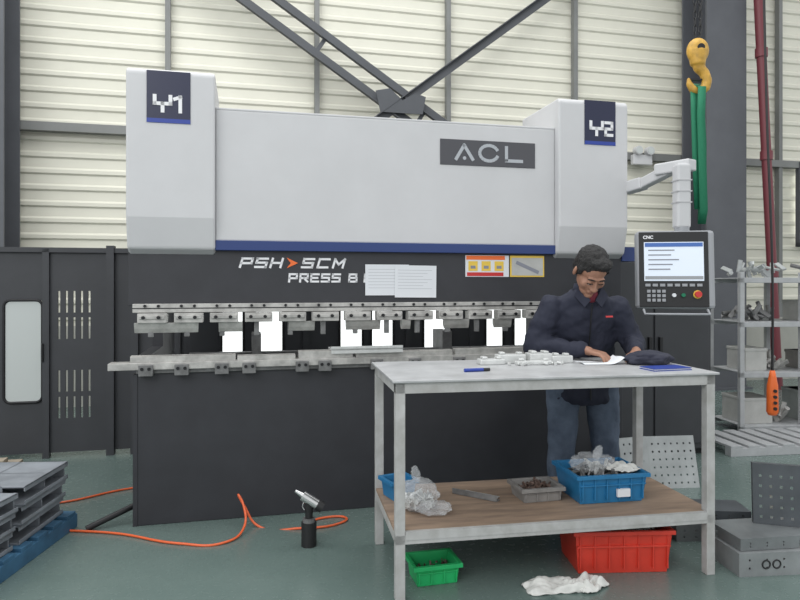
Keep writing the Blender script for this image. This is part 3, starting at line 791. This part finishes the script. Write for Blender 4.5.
# ---------------------------------------------------------------- the man
MN = empty('man', (1.10,4.10,0), math.radians(4))
bm=bmesh.new()
loft(bm,[(0.05,0.01,0.70,0.19,0.125),(0.05,0.0,0.80,0.185,0.13),(0.03,0.0,0.95,0.17,0.12)])
LEGX=((-1,0.02),(1,0.075))
for sx,ox in LEGX:
    chain(bm,[(ox+sx*0.09,0.0,0.82),(ox+sx*0.11,-0.035,0.48),(ox+sx*0.12,0.01,0.10)],[0.115,0.088,0.072],20)
    cone(bm,(ox+sx*0.12,0.01,0.13),(ox+sx*0.12,0.0,0.035),0.072,0.080,20)
o=remesh(add_obj('trousers',bm,M['jeans'],MN,True),0.012,5); displace(o,0.022,0.09)
for sx,ox in LEGX:
    bm=bmesh.new(); ell(bm,(ox+sx*0.125,-0.06,0.042),(0.048,0.135,0.042)); ell(bm,(ox+sx*0.12,0.02,0.06),(0.045,0.07,0.055))
    bbox(bm,(ox+sx*0.125-0.045,-0.18,0.0),(ox+sx*0.125+0.045,0.07,0.02))
    remesh(add_obj('shoe_'+('l' if sx<0 else 'r'),bm,M['shoe'],MN,True),0.007,4)
bm=bmesh.new()
loft(bm,[(0.045,0.0,0.69,0.20,0.135),(0.045,0.0,0.72,0.222,0.15),(0.04,0.0,0.86,0.218,0.15),(0.015,-0.045,1.02,0.22,0.15),(0,-0.10,1.16,0.222,0.145),
         (0,-0.155,1.27,0.218,0.13),(0,-0.185,1.335,0.185,0.11),(0,-0.205,1.38,0.12,0.085),(0,-0.225,1.415,0.074,0.07)])
SL_=Vector((-0.20,-0.17,1.29)); EL_=Vector((-0.295,-0.14,1.06)); WL_=Vector((-0.09,-0.36,1.055))
SR_=Vector((0.20,-0.17,1.29)); ER_=Vector((0.315,-0.15,1.07)); WR_=Vector((0.225,-0.39,1.055))
chain(bm,[SL_,EL_,WL_],[0.082,0.070,0.047],20)
chain(bm,[SR_,ER_,WR_],[0.082,0.070,0.047],20)
o=remesh(add_obj('jacket',bm,M['jacket'],MN,True),0.011,4); displace(o,0.034,0.075)
bm=bmesh.new()
N_=20; pr=None
for i in range(N_+1):
    a=math.radians(-60+ (300)*i/N_)
    x=0.080*math.cos(a); y=-0.228+0.078*math.sin(a)
    lo=bm.verts.new((x*1.15,y+0.01,1.375)); hi=bm.verts.new((x,y-0.012,1.44))
    if pr: bm.faces.new((pr[0],lo,hi,pr[1]))
    pr=(lo,hi)
o=add_obj('collar',bm,M['jacket'],MN,True); s=o.modifiers.new('s','SOLIDIFY'); s.thickness=0.012
bm=bmesh.new(); ell(bm,(0.0,-0.25,1.365),(0.058,0.065,0.05)); o=add_obj('shirt',bm,M['shirt'],MN,True)
for sx in (-1,1):
    bm=bmesh.new()
    bm.faces.new([bm.verts.new(p) for p in ((sx*0.07,-0.275,1.42),(sx*0.014,-0.322,1.34),(sx*0.05,-0.320,1.30),(sx*0.10,-0.29,1.365))])
    o=add_obj('lapel',bm,M['jacket'],MN); s=o.modifiers.new('s','SOLIDIFY'); s.thickness=0.010; s.offset=0
tube('zip',[(0.0,-0.310,1.32),(0.0,-0.290,1.24),(0.005,-0.258,1.14),(0.015,-0.212,1.02),(0.04,-0.172,0.87),(0.045,-0.163,0.73)],0.004,M['bolt'],MN)
o=box('chest_logo',(-0.024,-0.001,-0.005),(0.024,0.001,0.005), M['red'], MN); o.location=(0.105,-0.302,1.245); o.rotation_euler=(-0.35,0,0.25)
HD = bpy.data.objects.new('head', None); COL.objects.link(HD); HD.parent=MN
HD.location=(-0.015,-0.325,1.508); HD.rotation_euler=Euler((math.radians(44),math.radians(3),math.radians(6))); HD.scale=(1.1,1.1,1.1)
bm=bmesh.new()
ell(bm,(0,0.012,0.035),(0.078,0.096,0.086)); ell(bm,(0,-0.018,-0.030),(0.066,0.075,0.078)); ell(bm,(0,-0.040,-0.082),(0.046,0.046,0.034))
ell(bm,(0,-0.072,-0.100),(0.024,0.02,0.018))
ell(bm,(0,-0.078,0.018),(0.050,0.016,0.010))
for sx in (-1,1):
    ell(bm,(sx*0.042,-0.062,-0.028),(0.024,0.020,0.026)); ell(bm,(sx*0.081,0.012,-0.008),(0.010,0.020,0.032),rot=(0.2,0,sx*0.35))
    ell(bm,(sx*0.013,-0.099,-0.040),(0.009,0.010,0.008)); ell(bm,(sx*0.030,-0.082,-0.001),(0.017,0.011,0.010))
chain(bm,[(0,-0.086,0.005),(0,-0.098,-0.02),(0,-0.108,-0.036)],[0.008,0.010,0.012])
ell(bm,(0,-0.084,-0.066),(0.026,0.014,0.016))
remesh(add_obj('face',bm,M['skin'],HD,True),0.0042,3)
for sx in (-1,1):
    bm=bmesh.new(); ell(bm,(sx*0.030,-0.0885,-0.009),(0.012,0.005,0.0025)); add_obj('eye',bm,M['eye'],HD,True)
    bm=bmesh.new(); ell(bm,(sx*0.030,-0.0915,-0.009),(0.005,0.003,0.0028)); add_obj('iris',bm,M['hair'],HD,True)
    tube('eyelid',[(sx*0.016,-0.091,-0.008),(sx*0.030,-0.0945,-0.005),(sx*0.045,-0.085,-0.009)],0.002,M['hair'],HD)
    bm=bmesh.new(); chain(bm,[(sx*0.014,-0.094,0.019),(sx*0.032,-0.093,0.023),(sx*0.050,-0.080,0.018)],[0.003,0.004,0.002]); add_obj('eyebrow',bm,M['hair'],HD,True)
bm=bmesh.new(); ell(bm,(0,-0.0955,-0.0635),(0.017,0.005,0.003)); ell(bm,(0,-0.0955,-0.0695),(0.014,0.005,0.0035)); add_obj('mouth',bm,M['lip'],HD,True)
bm=bmesh.new(); ell(bm,(0,0.022,0.052),(0.085,0.100,0.083)); ell(bm,(0,0.05,0.0),(0.080,0.072,0.075))
ell(bm,(0.012,-0.045,0.093),(0.060,0.045,0.03))
for sx in (-1,1): ell(bm,(sx*0.073,-0.005,0.03),(0.012,0.038,0.038))
o=remesh(add_obj('hair',bm,M['hair'],HD,True),0.005,2); displace(o,0.012,0.02)
bm=bmesh.new(); chain(bm,[(0,-0.205,1.35),(-0.008,-0.29,1.47)],[0.064,0.060],20)
add_obj('neck',bm,M['skin'],MN,True)
def hand(nm, wrist, direc, side, curl=0.5):
    d=Vector(direc).normalized(); up=Vector((0,0,1)); r=d.cross(up).normalized()*side
    up=(up-d*up.dot(d)).normalized()
    W=Vector(wrist); bm=bmesh.new()
    def P(a,b,c): return W+d*a+r*b+up*c
    chain(bm,[P(-0.05,0,0),P(0.0,0,0)],[0.027,0.025])
    for b in (-0.026,-0.009,0.009,0.026): chain(bm,[P(0.0,b*0.6,0),P(0.045,b,0.002),P(0.082,b*1.1,0.004)],[0.015,0.0135,0.0115])
    for b,ln in ((0.029,0.068),(0.010,0.077),(-0.010,0.072),(-0.029,0.056)):
        p=P(0.082,b,0.004); ang=0.25; pts=[p]; q=p
        for f,da in ((0.42,curl*0.5),(0.32,curl),(0.26,curl*0.8)):
            ang+=da*0.7
            q=q+(d*math.cos(ang)-up*math.sin(ang))*(ln*f)+r*(b*0.12*f); pts.append(q)
        chain(bm,pts,[0.0100,0.0092,0.0082,0.0070],12)
    chain(bm,[P(0.018,0.020,-0.004),P(0.040,0.046,-0.012),P(0.066,0.058,-0.020),P(0.088,0.055,-0.028)],[0.015,0.0125,0.0105,0.008],12)
    return remesh(add_obj(nm,bm,M['skin'],MN,True),0.0034,2)
def nrm(a,b): return (Vector(b)-Vector(a)).normalized()
hand('hand_l', WL_+nrm(EL_,WL_)*0.055, (0.65,-0.74,-0.20), -1, 0.6)
hand('hand_r', WR_+nrm(ER_,WR_)*0.055, (-0.35,-0.9,-0.20), 1, 0.6)

# ---------------------------------------------------------------- light
w = bpy.data.worlds.new('World'); sc.world = w; w.use_nodes = True
bg = w.node_tree.nodes['Background']; bg.inputs[0].default_value=(0.96,0.985,1.0,1); bg.inputs[1].default_value=1.03
def area(nm, loc, rot, sx, sy, e, col=(1,1,1)):
    l=bpy.data.lights.new(nm,'AREA'); l.shape='RECTANGLE'; l.size=sx; l.size_y=sy; l.energy=e; l.color=col
    o=bpy.data.objects.new(nm,l); COL.objects.link(o); o.location=loc; o.rotation_euler=rot
area('added_overhead_fill',(-1.0,4.5,7.4),(0,0,0),9,3,300,(0.99,1,0.99))  # added overhead fill lamp
area('added_front_left_fill',(-3.5,-3.5,5.5),(math.radians(58),0,math.radians(-25)),6,4,260,(0.98,0.99,1.0))  # unseen fill lamp added from upper front left to shape forms

cam = bpy.data.cameras.new('cam'); co = bpy.data.objects.new('camera', cam); COL.objects.link(co)
co.location=(0,0,1.43); co.rotation_euler=(math.radians(90),math.radians(0.0),0)
cam.sensor_width=36; cam.lens=29.25; cam.shift_y=-0.01875; cam.clip_end=200
sc.camera=co
